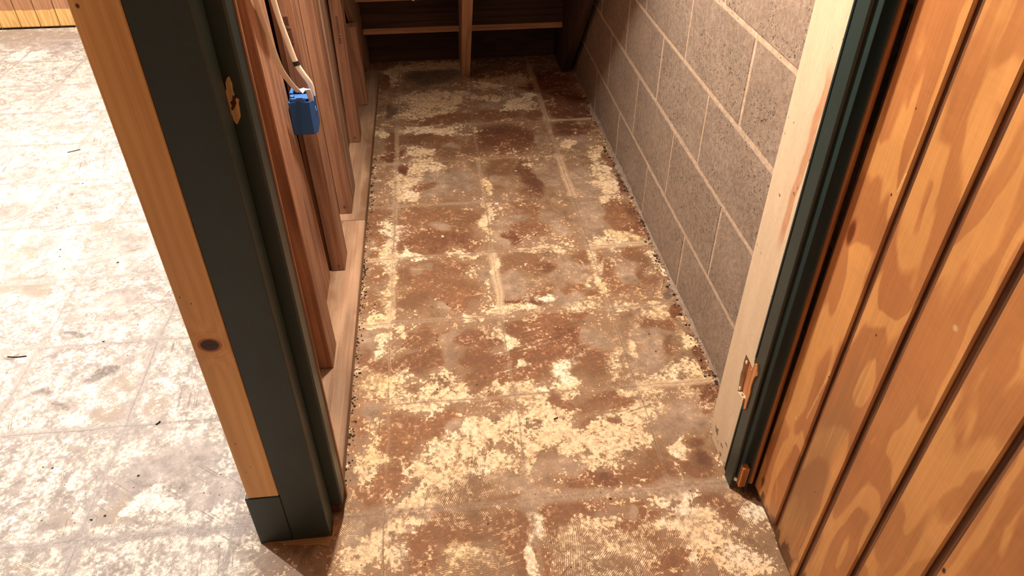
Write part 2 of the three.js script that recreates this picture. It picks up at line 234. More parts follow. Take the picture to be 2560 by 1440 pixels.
// joints of the lifted tiles: what fills each run differs from run to run
const cb = [0, 0, 0], bcol = [0, 0, 0], ccol = [0, 0, 0], jc = [0, 0, 0];
const COL = { base: [148, 123, 100], grey: [150, 132, 117], brown: [125, 91, 67], red: [100, 64, 46], cream: [219, 200, 171], yellow: [218, 190, 136], white: [234, 226, 212], dark: [66, 58, 52], joint: [184, 166, 146], room: [180, 170, 160], roomBrown: [168, 152, 130], roomLine: [138, 130, 122], roomWhite: [222, 217, 205], roomJoint: [172, 164, 156], line: [116, 96, 80], grit: [50, 40, 34], fleck: [225, 215, 200] };
function slab(x, z, o) {                                             // writes colour into o and the height into o[3]
  const w1 = ft(x * 16 + 3, z * 16 + 9) - 0.5, w2 = ft(x * 16 + 31, z * 16 + 40) - 0.5;
  fields(x + w1 * 0.085, z + w2 * 0.085);
  const combN = ft(x * 7 + 11, z * 7 + 3) - 0.5;
  if (combN > -0.18) comb(x + w1 * 0.007, z + w2 * 0.007, cb); else cb[0] = cb[1] = 0;
  const C = fv[0], B = fv[1], G = fv[2], R = fv[3], W = fv[4], D = fv[5];
  const n1 = ft(x * 42, z * 42) - 0.5, n3 = ft(x * 150 + 9, z * 150 + 33) - 0.5, n4 = ft(x * 9 + 40, z * 9) - 0.5, n5 = ft(x * 4 + 20, z * 4 + 7) - 0.5, n2 = vn(x * 520, z * 520) - 0.5;
  const left = sstep(-0.5, -0.62, x);
  const combA = sstep(-0.18, 0.12, combN) * (0.2 + 0.8 * cb[1]) * (1 + 0.35 * sstep(-0.1, 0.05, z));
  const th = hash(Math.floor(x * 3.3 + n5), Math.floor(z * 3.3 + n5)) * 3.14, ca = Math.cos(th), sa = Math.sin(th), sc = vn((x * ca + z * sa) * 340, (z * ca - x * sa) * 9);   // scrape marks, each patch its own way
  const scr = sstep(0.74, 0.95, sc) * sstep(-0.06, 0.10, ft(x * 11 + 5, z * 11 + 55) - 0.5), scd = sstep(0.2, 0.03, sc) * sstep(0.0, 0.14, ft(x * 9 + 25, z * 9 + 15) - 0.5);
  // thin film of cement
  o[0] = COL.base[0]; o[1] = COL.base[1]; o[2] = COL.base[2];
  mix3(o, COL.grey, clamp(G * 0.8 + n4 * 1.2 + 0.1));
  if (left > 0) mix3(o, COL.room, left * 0.85);
  const g0 = n1 * 60 + n2 * 18 + n3 * 26 + n4 * 34; o[0] += g0; o[1] += g0 * 0.95; o[2] += g0 * 0.9;
  // brown mastic, scraped thin
  const bv = B + R * 1.15 + n1 * 1.0 + n3 * 1.1 + n4 * 0.7 + n2 * 0.2 - cb[0] * combA * 0.3 - left * 0.15 - G * 0.15;
  const bc = sstep(0.0, 0.95, bv) * 0.4 + sstep(0.36, 0.58, bv) * 0.6;
  bcol[0] = COL.brown[0]; bcol[1] = COL.brown[1]; bcol[2] = COL.brown[2];
  mix3(bcol, COL.red, clamp(R * 0.85 + n5 * 1.6 + n4 * 0.9 - 0.05));
  const bt = n3 * 44 + n2 * 16 + n4 * 40 + n1 * 26; bcol[0] += bt; bcol[1] += bt * 0.74; bcol[2] += bt * 0.54;
  if (left > 0) mix3(bcol, COL.roomBrown, left * 0.85);
  mix3(o, bcol, clamp(bc * (0.95 - 0.3 * left) * (1 - 0.55 * scr)));
  // cream adhesive, combed and crumbled
  const cv = C * (0.9 - 0.08 * left) + W * 1.05 + n1 * 0.95 + n3 * 1.35 + n2 * 0.42 + n4 * 0.35 + cb[0] * combA * (0.40 + 0.05 * left) + scr * 0.25 - scd * 0.4 - G * 0.14 - (B + R) * 0.08;
  const cc = sstep(0.40 - 0.14 * left, 0.62 + 0.24 * left, cv) * 0.8 + sstep(0.2, 0.45, cv) * 0.2;
  ccol[0] = COL.cream[0]; ccol[1] = COL.cream[1]; ccol[2] = COL.cream[2];
  mix3(ccol, COL.yellow, sstep(0.0, 0.2, ft(x * 6 + 50, z * 6 + 20) - 0.5) * 0.4);
  mix3(ccol, COL.white, clamp(W + sstep(0.0, 0.25, ft(x * 12 + 7, z * 12 + 50) - 0.5) * 0.6 ));
  if (left > 0) mix3(ccol, COL.roomWhite, left * 0.6);
  const ct = n2 * 26 + n3 * 60 + n1 * 44; ccol[0] += ct * 0.9; ccol[1] += ct; ccol[2] += ct * 1.05;
  mix3(o, ccol, cc * (0.72 + 0.26 * sstep(-0.18, 0.16, n3 + n2 * 0.35)));
  let h = 0.35 + cc * 0.35 - bc * 0.12 + cb[0] * combA * 0.12 + n3 * 0.3 + n2 * 0.1;
  // soot and scuffs
  const dk = sstep(0.34, 0.7, D * 0.75 + n3 * 1.1 + n1 * 0.7); mix3(o, COL.dark, dk * 0.6 * (1 - 0.3 * left)); mix3(o, COL.dark, scd * 0.3);
  // joints of the lifted tiles: what fills each run differs from run to run
  for (let ax = 0; ax < 2; ax++) {
    const p = ax ? z : x, q = ax ? x : z, wob = (vn(q * 14 + ax * 50, 3.3 + ax) - 0.5) * 0.007 + n3 * 0.004, gI = Math.round(p / TILE), gd = Math.abs(p + wob - gI * TILE);
    if (gd > 0.04) continue;
    const seg = Math.floor(q / TILE), h1 = hash(gI + 200 * ax, seg), h2 = hash(gI + 31 + 200 * ax, seg + 17), node = Math.abs(q / TILE - Math.round(q / TILE)) * TILE, main = gI === 0 && (ax || z > -0.1) ? 1 : 0;
    const back = sstep(-0.25, -0.5, z) * (1 - left), broad = 0.002 + 0.0006 * back + 0.003 * left + 0.009 * h1 * h1 + main * 0.003 + (0.006 + 0.012 * h2) * (1 - sstep(0.0, 0.05, node)) * (0.4 + 0.5 * main);
    const a = 1 - sstep(broad * 0.4, broad * 1.8, gd + n1 * 0.012 + n3 * 0.006);
    if (a > 0) { jc[0] = COL.joint[0]; jc[1] = COL.joint[1]; jc[2] = COL.joint[2]; mix3(jc, COL.grey, clamp(h2 * 0.8 + main * 0.3)); mix3(jc, COL.cream, sstep(0.6, 0.9, h1) * 0.7 * (1 - main)); if (left > 0) mix3(jc, COL.roomJoint, left * 0.8); const jt = n3 * 44 + n2 * 24 + n1 * 24; jc[0] += jt; jc[1] += jt; jc[2] += jt; mix3(o, jc, a * (0.3 + 0.15 * back + 0.4 * left + (0.5 - 0.15 * back) * h1 + 0.2 * main)); h += a * 0.35; }
    const fine = 1 - sstep(0.0006, 0.0022, gd + n2 * 0.0014); mix3(o, left > 0.5 ? COL.roomLine : COL.line, fine * (0.15 + 0.55 * h2) * (1 - 0.6 * main)); h -= fine * 0.35;
  }
  // grit
  const si = Math.floor(x / 0.011), sj = Math.floor(z / 0.011), sh = hash(si, sj);
  if (sh > 0.93) { const sx = (si + 0.2 + 0.6 * hash(si + 5, sj)) * 0.011, sz = (sj + 0.2 + 0.6 * hash(si, sj + 5)) * 0.011, sr = 0.0006 + 0.0016 * hash(si + 9, sj + 9) ** 3; const s = 1 - sstep(sr * 0.6, sr, Math.hypot(x - sx, z - sz)); mix3(o, sh > 0.965 ? COL.grit : COL.fleck, s * 0.8); }
  o[3] = h;
}
const floor = group('floor'); tag(floor, 'bare concrete slab with cream and brown adhesive left where square tiles were lifted', 'floor', null, 'structure');
function section(x0, x1, z0, z1, ppm, bump = true) {
  const w = Math.min(2048, Math.round((x1 - x0) * ppm)), h = Math.min(2048, Math.round((z1 - z0) * ppm)), c = new Uint8Array(w * h * 4), b = bump ? new Uint8Array(w * h * 4) : null, o = [0, 0, 0, 0];
  for (let j = 0, k = 0; j < h; j++) for (let i = 0; i < w; i++, k += 4) {
    slab(x0 + (i + 0.5) / w * (x1 - x0), z1 - (j + 0.5) / h * (z1 - z0), o);
    c[k] = clamp(o[0], 0, 255); c[k + 1] = clamp(o[1], 0, 255); c[k + 2] = clamp(o[2], 0, 255); c[k + 3] = 255;
    if (b) { b[k] = b[k + 1] = b[k + 2] = clamp(o[3] * 200, 0, 255); b[k + 3] = 255; }
  }
  const mk = (d, s) => { const t = new THREE.DataTexture(d, w, h, THREE.RGBAFormat); t.magFilter = THREE.LinearFilter; t.minFilter = THREE.LinearMipmapLinearFilter; t.generateMipmaps = true; t.wrapS = t.wrapT = THREE.ClampToEdgeWrapping; if (s) t.colorSpace = THREE.SRGBColorSpace; t.needsUpdate = true; return t; };
  const m = std({ map: mk(c, true), roughness: 0.78 }); if (b) { m.bumpMap = mk(b, false); m.bumpScale = 0.0016; }
  const g = new THREE.BoxGeometry(x1 - x0, 0.1, z1 - z0).translate(0, -0.05, 0), p = g.attributes.position, uv = g.attributes.uv;
  for (let i = 0; i < p.count; i++) uv.setXY(i, p.getX(i) / (x1 - x0) + 0.5, 0.5 - p.getZ(i) / (z1 - z0));
  mesh('slab_section', g, m, floor, [(x0 + x1) / 2, 0, (z0 + z1) / 2]);
}
const SEG = [[-0.62, 0.60, -1.10, 0.55, 1250], [-0.62, 0.60, -3.25, -1.10, 760], [-2.0, -0.62, -1.10, 0.55, 1000], [-3.1, -0.62, -3.25, -1.10, 560], [-4.2, -2.0, -1.10, 0.55, 120, false], [-4.2, -3.1, -3.25, -1.10, 120, false], [-4.2, 0.60, 0.55, 3.2, 120, false]];
for (const s of SEG) section(...s);

// ---------------------------------------------------------------- materials
function woodTex(s, c1, c2, { rings = 9, warp = 1.2, sharp = 1.4, fibre = 26, blotch = 20, stain = 0, stainCol = [60, 40, 30], w = 256, h = 1024 } = {}) {
  return texM(dataTex(w, h, (u, v, o) => {
    const a = u + s * 3.7, b = v + s * 1.9;
    const f = a * rings * 0.25 + (fbm(a * 3.2, b * 1.1, 3) - 0.5) * warp * 3;
    const t = Math.pow(0.5 + 0.5 * Math.sin(f * 6.2832 * 1.6), sharp);
    o[0] = c1[0]; o[1] = c1[1]; o[2] = c1[2]; mix3(o, c2, t * 0.75);
    const g = (vn(a * 190, b * 7) - 0.5) * fibre + (vn(a * 60, b * 3) - 0.5) * fibre * 0.7 + (fbm(a * 5, b * 5, 3) - 0.5) * blotch * 2 + (vn(a * 260, b * 180) - 0.5) * 10;
    o[0] += g; o[1] += g * 0.8; o[2] += g * 0.65;
    if (stain) mix3(o, stainCol, sstep(0.55, 0.8, fbm(a * 4 + 30, b * 6, 4)) * stain);
  }), 0.25, 1);
}
const bumpFibre = texM(dataTex(256, 1024, (u, v, o) => { const g = 128 + (vn(u * 200, v * 8) - 0.5) * 120 + (fbm(u * 14, v * 9, 3) - 0.5) * 90; o[0] = o[1] = o[2] = g; }, false), 0.25, 1);
const fir = [1, 2, 3].map((s) => std({ map: woodTex(s, [158, 120, 98], [128, 92, 74], { rings: 7, stain: 0.25, stainCol: [112, 80, 66] }), bumpMap: bumpFibre, bumpScale: 0.0008, roughness: 0.75 }));
const greyFir = std({ map: woodTex(5, [152, 126, 108], [130, 104, 88], { rings: 10, stain: 0.3, stainCol: [120, 100, 84] }), bumpMap: bumpFibre, bumpScale: 0.0008 });
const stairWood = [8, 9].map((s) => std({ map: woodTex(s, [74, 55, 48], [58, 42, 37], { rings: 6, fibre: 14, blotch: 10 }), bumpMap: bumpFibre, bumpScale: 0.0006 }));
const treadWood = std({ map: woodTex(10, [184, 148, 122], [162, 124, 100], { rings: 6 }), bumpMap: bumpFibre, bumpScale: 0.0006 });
const plateWood = std({ map: woodTex(12, [154, 131, 112], [134, 107, 89], { rings: 5, blotch: 34, stain: 0.7, stainCol: [112, 84, 62] }), bumpMap: bumpFibre, bumpScale: 0.0012, roughness: 0.85 });
const rawWood = std({ map: woodTex(14, [196, 142, 96], [160, 104, 64], { rings: 12, fibre: 40 }), bumpMap: bumpFibre, bumpScale: 0.0012 });
const paleWood = std({ map: woodTex(15, [198, 176, 138], [166, 140, 100], { rings: 12, fibre: 44 }), bumpMap: bumpFibre, bumpScale: 0.0012 });
const trimWood = std({ map: woodTex(16, [188, 132, 80], [150, 96, 54], { rings: 6 }), roughness: 0.45 });
const darkWood = std({ map: woodTex(17, [84, 52, 34], [58, 36, 24], { rings: 8 }), roughness: 0.9 });
// clear pine of the corner board: one knot, fine straight grain; uv: u = x, v = y
const PK = [-0.517, 0.533], PINE_LATE = [212, 166, 106];
const pineFace = std({
  map: texM(dataTex(256, 2048, (u, v, o) => {
    const x = -0.60 + u * 0.16, y = v * 2.2; const dx = (x - PK[0]) / 0.0150, dy = (y - PK[1]) / 0.0122, k = Math.sqrt(dx * dx + dy * dy);
    const pull = Math.exp(-k * k * 0.12);
    const f = x * 60 + (fbm(x * 8, y * 1.3, 3) - 0.5) * 2.2 + pull * 2.2 * Math.sign(dx) * Math.exp(-Math.abs(dx) * 0.4);
    const t = 0.5 + 0.5 * Math.sin(f * 6.28);
    o[0] = 226; o[1] = 186; o[2] = 126; mix3(o, PINE_LATE, t * 0.6);
    const g = (vn(x * 900, y * 12) - 0.5) * 12 + (fbm(x * 20, y * 3, 3) - 0.5) * 34; o[0] += g; o[1] += g; o[2] += g * 0.8;
    if (k < 3.2) { mix3(o, [176, 104, 48], (0.5 + 0.5 * Math.sin(k * 9)) * 0.35 * (1 - k / 3.2)); if (k < 1.25) mix3(o, [172, 98, 50], 0.8); mix3(o, [62, 34, 22], 1 - sstep(0.85, 1.0, k)); if (k < 0.9 && Math.abs(dy + 0.1 * Math.sin(dx * 9)) < 0.09) mix3(o, [30, 18, 12], 0.9); }
    for (const [nx, ny, r] of [[-0.5335, 1.05, 0.0028], [-0.536, 0.63, 0.0014], [-0.523, 0.617, 0.0013], [-0.531, 0.30, 0.0016], [-0.519, 0.235, 0.0012], [-0.53, 0.222, 0.0012]]) mix3(o, [66, 36, 20], 0.85 * (1 - sstep(r * 0.5, r, Math.hypot(x - nx, (y - ny) * 0.8))));
  }, true, THREE.ClampToEdgeWrapping), 1, 1), roughness: 0.5,
});
// green gloss paint
const paintN = texM(dataTex(256, 256, (u, v, o) => { const g = 128 + (fbm(u * 30, v * 30, 4) - 0.5) * 110; o[0] = o[1] = o[2] = g; }, false), 0.3, 0.3);
const greenTex = texM(dataTex(256, 512, (u, v, o) => { const g = (fbm(u * 9, v * 9, 3) - 0.5) * 8; o[0] = 38 + g; o[1] = 56 + g; o[2] = 58 + g; if (vn(u * 240, v * 240) > 0.985) mix3(o, [120, 118, 108], 0.5); }), 0.5, 1);
const green = std({ map: greenTex, bumpMap: paintN, bumpScale: 0.0005, roughness: 0.42 });
const creamPaint = std({
  map: texM(dataTex(256, 2048, (u, v, o) => {                       // u over 0.16 m of depth, v over 2.1 m of height
    const z = -0.16 + u * 0.16, y = v * 2.1; const g = (fbm(u * 8, y * 9, 4) - 0.5) * 16 + (vn(u * 50, y * 160) - 0.5) * 8;
    o[0] = 212 + g; o[1] = 200 + g; o[2] = 180 + g;
    const zz = z + 0.055 - (y - 0.78) * 0.05 + (fbm(y * 22, 3.1, 3) - 0.5) * 0.012;   // rubbed-through streak
    const wr = sstep(0.56, 0.62, y) * (1 - sstep(0.86, 0.93, y)) * sstep(-0.006, 0.002, zz) * (1 - sstep(0.012, 0.016, zz + (0.9 - y) * 0.01 - 0.004)); mix3(o, [186, 140, 112], wr * (0.55 + 0.45 * fbm(u * 30, y * 60, 3)));
    if (fbm(u * 22 + 40, y * 70, 2) > 0.9) mix3(o, [120, 96, 70], 0.8);
    if (y < 0.07 && fbm(u * 9, y * 80, 3) > 0.66) mix3(o, [92, 70, 50], 0.7);
  }, true, THREE.ClampToEdgeWrapping), 1, 1), bumpMap: paintN, bumpScale: 0.0006, roughness: 0.55,
});
// varnished plywood sheet, u = z from 0 to 1.3 m, v = y from 0 to 1.3 m: rotary-cut figure
const PLY_LATE = [164, 111, 70], PLY_GREY = [138, 106, 74], PLY_SOIL = [74, 46, 28], PLY_PALE = [236, 200, 140], PLY_WHITE = [222, 200, 178], PLY_DARK = [48, 28, 16], PLY_KNOT = [92, 42, 20];
const PLY_SCRATCH = [[0.085, 0.16, 0.118, 0.085, 0.0012, 0.5], [0.115, 0.33, 0.130, 0.46, 0.0022, 0.45], [0.127, 0.80, 0.131, 0.83, 0.001, 0.9]], PLY_DAB = [[0.315, 0.72, 0.006], [0.088, 0.30, 0.004]];
const PLY_HOLE = [[0.118, 0.79, 0.0022], [0.104, 0.91, 0.0016], [0.195, 0.60, 0.002], [0.131, 0.45, 0.0018], [0.472, 0.44, 0.004], [0.205, 0.24, 0.0016]];
const plyTex = dataTex(1280, 1280, (u, v, o) => {
  const z = u * 1.2, y = v * 1.2, wz = z + (ft(z * 9, y * 4 + 50) - 0.5) * 0.06, wy = y + (ft(z * 9 + 30, y * 5) - 0.5) * 0.12;
  const f = ft(wz * 8 + 4, wy * 2.1 + 2) * 5.2 + (vn(wz * 30, wy * 9) - 0.5) * 0.35 + wz * 3.5;
  const t = f - Math.floor(f), late = sstep(0.28, 0.42, t + (vn(z * 90, y * 14) - 0.5) * 0.16) * (1 - sstep(0.90, 0.98, t + (vn(z * 60 + 9, y * 20) - 0.5) * 0.1));
  o[0] = 198; o[1] = 149; o[2] = 94; mix3(o, PLY_LATE, late * (0.5 + 0.5 * vn(wz * 7, wy * 3)));
  const ray = vn(z * 40 + y * 30, y * 60 - z * 40), g = (vn(z * 520, y * 16) - 0.5) * 12 + (vn(z * 60, y * 240) - 0.5) * 8 * ray + (ft(z * 12, y * 12) - 0.5) * 26; o[0] += g; o[1] += g * 0.8; o[2] += g * 0.6;
  // worn grey streak and soiling along the foot of the second strip
  if (y < 0.7) {
    const gs = (1 - sstep(0.018, 0.045, Math.abs(z - 0.185 - (y - 0.3) * 0.02 + (ft(z * 30, y * 9) - 0.5) * 0.05))) * (1 - sstep(0.36, 0.62, y + (vn(z * 160, 1) - 0.5) * 0.25)); if (gs > 0) mix3(o, PLY_GREY, gs * (0.3 + 0.5 * vn(z * 900 + y * 40, y * 16)));
    if (y < 0.2) mix3(o, PLY_SOIL, 0.75 * sstep(0.55, 0.8, ft(z * 70, y * 26) + 0.28 - y * 4.2));
  }
  if (z > 0.55) return;
  for (const [az, ay, bz, by, r, k] of PLY_SCRATCH) { if (Math.abs(z - az) > 0.05) continue; const dx = bz - az, dy = by - ay, q = clamp(((z - az) * dx + (y - ay) * dy) / (dx * dx + dy * dy)); const d = Math.hypot(z - az - q * dx, y - ay - q * dy) + (vn(z * 500, y * 300) - 0.5) * r; if (d < r) mix3(o, PLY_PALE, k * (1 - sstep(r * 0.6, r, d))); }
  for (const [cz, cy, r] of PLY_DAB) if (Math.abs(z - cz) < r) mix3(o, PLY_WHITE, 0.6 * (1 - sstep(r * 0.4, r, Math.hypot(z - cz, y - cy))));
  for (const [cz, cy, r] of PLY_HOLE) if (Math.abs(z - cz) < r) mix3(o, PLY_DARK, 0.9 * (1 - sstep(r * 0.5, r, Math.hypot(z - cz, (y - cy) * 0.7))));
  if (z < 0.08) mix3(o, PLY_KNOT, 0.85 * (1 - sstep(0.4, 1, Math.hypot((z - 0.062) / 0.012, (y - 0.69) / 0.03))));
});
texM(plyTex, 1.2, 1.2);
const plywood = std({ map: plyTex, roughness: 0.42 });
const grooveWood = std({ map: woodTex(21, [112, 76, 50], [80, 52, 34], { rings: 14, fibre: 40 }), roughness: 0.6 });
// far boards: stained above, bare where the skirting was
const farTex = dataTex(128, 2048, (u, v, o) => {
  const x = u * 0.4, y = v * 2.4, f = x * 34 + (fbm(x * 22, y * 2.2, 3) - 0.5) * 5, t = 0.5 + 0.5 * Math.sin(f * 6.28); const bare = 1 - sstep(0.086, 0.091, y + (vn(x * 60, 2) - 0.5) * 0.006);
  o[0] = 172; o[1] = 124; o[2] = 88; mix3(o, [142, 96, 64], t * 0.6); const p = [214, 172, 106]; mix3(p, [188, 138, 74], t * 0.6); mix3(o, p, bare);
  const g = (vn(x * 400, y * 10) - 0.5) * 22; o[0] += g; o[1] += g; o[2] += g * 0.8;
});
texM(farTex, 0.4, 2.4);
const farBoard = std({ map: farTex, roughness: 0.55 });
// concrete block
const blockC = dataTex(1024, 1024, (u, v, o) => {
  const x = u * 0.8, y = v * 0.8; const b = (fbm(x * 9, y * 9, 3) - 0.5) * 20, n = fbm(x * 130, y * 130, 3), pit = sstep(0.72, 0.84, fbm(x * 210 + 9, y * 210, 2)) * sstep(0.35, 0.65, fbm(x * 11 + 3, y * 11, 2));
  const g = b + (n - 0.5) * 44 + (vn(x * 900, y * 900) - 0.5) * 22; o[0] = 140 + g; o[1] = 129 + g; o[2] = 121 + g; mix3(o, [56, 48, 43], pit * 0.6);
  if (fbm(x * 16 + 60, y * 40, 3) > 0.72) mix3(o, [150, 137, 126], 0.35);
});
texM(blockC, 0.8, 0.8);
const blockB = texM(dataTex(1024, 1024, (u, v, o) => { const x = u * 0.8, y = v * 0.8, pit = sstep(0.72, 0.84, fbm(x * 210 + 9, y * 210, 2)) * sstep(0.35, 0.65, fbm(x * 11 + 3, y * 11, 2)); o[0] = o[1] = o[2] = 150 + (fbm(x * 130, y * 130, 3) - 0.5) * 110 + (vn(x * 600, y * 600) - 0.5) * 50 - pit * 130; }, false), 0.8, 0.8);
const block = std({ map: blockC, bumpMap: blockB, bumpScale: 0.0022, roughness: 0.92 });
const mortar = std({ map: texM(dataTex(512, 512, (u, v, o) => { const g = (fbm(u * 70, v * 70, 3) - 0.5) * 50; o[0] = 188 + g; o[1] = 172 + g; o[2] = 157 + g; }), 0.5, 0.5), bumpMap: blockB, bumpScale: 0.002, roughness: 0.95 });
const plaster = std({ color: 0xb9b2a6, roughness: 0.9 });
const joistWood = std({ map: woodTex(33, [176, 164, 148], [160, 146, 130], { rings: 6 }), roughness: 0.9 });
const pinePlain = std({ map: woodTex(31, [150, 106, 68], [124, 82, 48], { rings: 8 }), roughness: 0.6 });

// ---------------------------------------------------------------- the shell
const H = 2.35;
function plain(name, a, b, m, label, cat) { return tag(board(name, a, b, m, null, { c: 0.001 }), label, cat, null, 'structure'); }
plain('ceiling', [-4.2, H, -3.25], [0.75, H + 0.1, 3.2], joistWood, 'pale boarded ceiling over closet and room', 'ceiling');
plain('wall_left', [-4.3, 0, -3.25], [-4.2, H, 3.2], pinePlain, 'brown wooden far side wall of the big room', 'wall');
plain('wall_front', [-4.2, 0, 3.2], [0.75, H, 3.3], pinePlain, 'brown wooden wall facing the closet door', 'wall');
// back wall of the big room: tongue-and-groove boards
{
  const w = group('wall_back', [0, 0, -3.25]); tag(w, 'brown board paneling across bright room with a paler bare band along its foot', 'wall', null, 'structure');
  board('wall_core', [-4.2, 0, -0.11], [0.75, H, -0.012], pinePlain, w);
  const gs = [0, 1, 2].map((k) => uvMetres(cbox(0.0965, H - 0.012, 0.012, 0.004).translate(0, (H - 0.012) / 2, 0), 1, k * 0.113, 0));
  for (let i = 0, x = -4.155; x < -0.58; i++, x += 0.0995) mesh('board', gs[i % 3], farBoard, w, [x, 0.008, -0.006]);
}
// block wall of the closet
{
  const w = group('wall_right', [0.514, 0, 0]); tag(w, 'grey concrete block wall with pale mortar joints along the closet', 'wall', null, 'structure');
  const g = uvMetres(cbox(0.19, H, 3.25, 0.001).translate(0.0953, H / 2, -1.625), 1); mesh('mortar', g, mortar, w);
  const ys = [0, 0.186, 0.398, 0.596, 0.798, 1.0, 1.203, 1.406, 1.609, 1.812, 2.015, 2.218, H + 0.005], J = 0.0105;
  for (let r = 0; r < 12; r++) {
    const y0 = ys[r] + (r ? J / 2 : 0.0), y1 = ys[r + 1] - J / 2, h = y1 - y0;
    const vs = [0, 1, 2, 3].map((k) => uvMetres(cbox(0.05, h, 0.4015 - J, 0.0018).translate(0.025, h / 2, 0), 1, k * 0.27 + r * 0.17, r * 0.41 + k * 0.13));
    for (let k = -1; k < 8; k++) { const z1 = (r % 2 ? -0.483 : -0.679) + 0.4015 - k * 0.4015, z = z1 - 0.4015 / 2; if (z1 > 0.2 || z1 - 0.4 < -3.25) continue; mesh('concrete_block', vs[(k + 4 + r) % 4], block, w, [-0.001 + rr(-0.0008, 0.0008), y0, z]); }
  }
}
// ragged smear of mortar along the foot of the block wall
{
  const P = [], I = [], N = 260; for (let i = 0; i <= N; i++) { const z = -0.15 - i / N * 2.6, w = 0.006 + 0.022 * vn(z * 9, 4) * vn(z * 60, 8), hh = 0.004 + 0.016 * vn(z * 11, 9) * vn(z * 70, 2); P.push(0.5145, hh, z, 0.5145 - w * 0.4, hh * (0.35 + 0.3 * vn(z * 120, 1)), z, 0.5145 - w, 0.0002, z, 0.5145, 0.0002, z); }
  for (let i = 0; i < N; i++) for (let k = 0; k < 3; k++) { const a = i * 4 + k; I.push(a, a + 1, a + 4, a + 1, a + 5, a + 4); }
  const g = new THREE.BufferGeometry(); g.setAttribute('position', new THREE.Float32BufferAttribute(P, 3)); g.setIndex(I); g.translate(-0.514, 0, 0); mesh('mortar_smear', uvMetres(g, 2), block, scene.getObjectByName('wall_right'));
}
// paneling beside the camera: grooved plywood strips
{
  const w = group('wall_right_001', [0.472, 0, 0]); w.rotation.x = 0.011; tag(w, 'varnished orange plywood paneling with dark vertical grooves beside the doorway', 'wall', null, 'structure');
  board('groove_backing', [0.0062, 0.012, 0.022], [0.02, H - 0.01, 3.18], grooveWood, w, { c: 0.0005 });
  for (let i = 0; i < 30; i++) {
    const z0 = i ? 0.135 + (i - 1) * 0.1055 + 0.0145 : 0.034, z1 = 0.135 + i * 0.1055 - (i ? 0.0 : 0.0);
    if (z1 > 3.15) break;
    const y0 = [0.03, 0.014, 0.018][i] ?? 0.015, d = z1 - z0, h = H - 0.02 - y0;
    const g = cbox(0.007, h, d, 0.0025).translate(0, y0 + h / 2, (z0 + z1) / 2); const q = uvMetres(g, 1); const p = q.attributes.position, uv = q.attributes.uv; for (let k = 0; k < p.count; k++) uv.setXY(k, p.getZ(k), p.getY(k));
    mesh('panel_strip', q, plywood, w, [0.0035, 0, 0]);
  }
}
plain('wall_right_002', [0.5, 0, 0.0], [0.75, H, 3.2], plaster, 'solid wall behind the plywood paneling', 'wall');
// partition: sheathing seen from behind between the studs, boards on the room side
{
  const w = group('wall_partition', [-0.477, 0, 0]); tag(w, 'reddish wood backing of the partition seen between the closet studs', 'wall', null, 'structure');
  for (const q of [[[-0.05, 0.001], [-0.05, 2.33], [-0.62, 2.33], [-0.798, 0.001]], [[-0.83, 0.001], [-0.83, 2.33], [-3.22, 2.33], [-3.22, 0.001]]]) mesh('sheathing', uvMetres(outline(q, 0, -0.012, 0), 1, 0.4), fir[0], w).rotation.z = 0.02;
  board('room_side_paneling', [-0.066, 0, -3.22], [-0.052, H - 0.01, 0.02], pinePlain, w);
  board('end_blocking', [-0.05, 0, -0.05], [0.064, H - 0.01, -0.0105], fir[0], w);
  board('end_blocking', [-0.05, 0, -0.0105], [-0.012, H - 0.01, 0.022], fir[0], w);
}
// over the doorway
plain('wall_over_door', [-0.40, 2.06, -0.05], [0.5, H - 0.005, 0.02], plaster, 'wall above the closet doorway', 'wall');

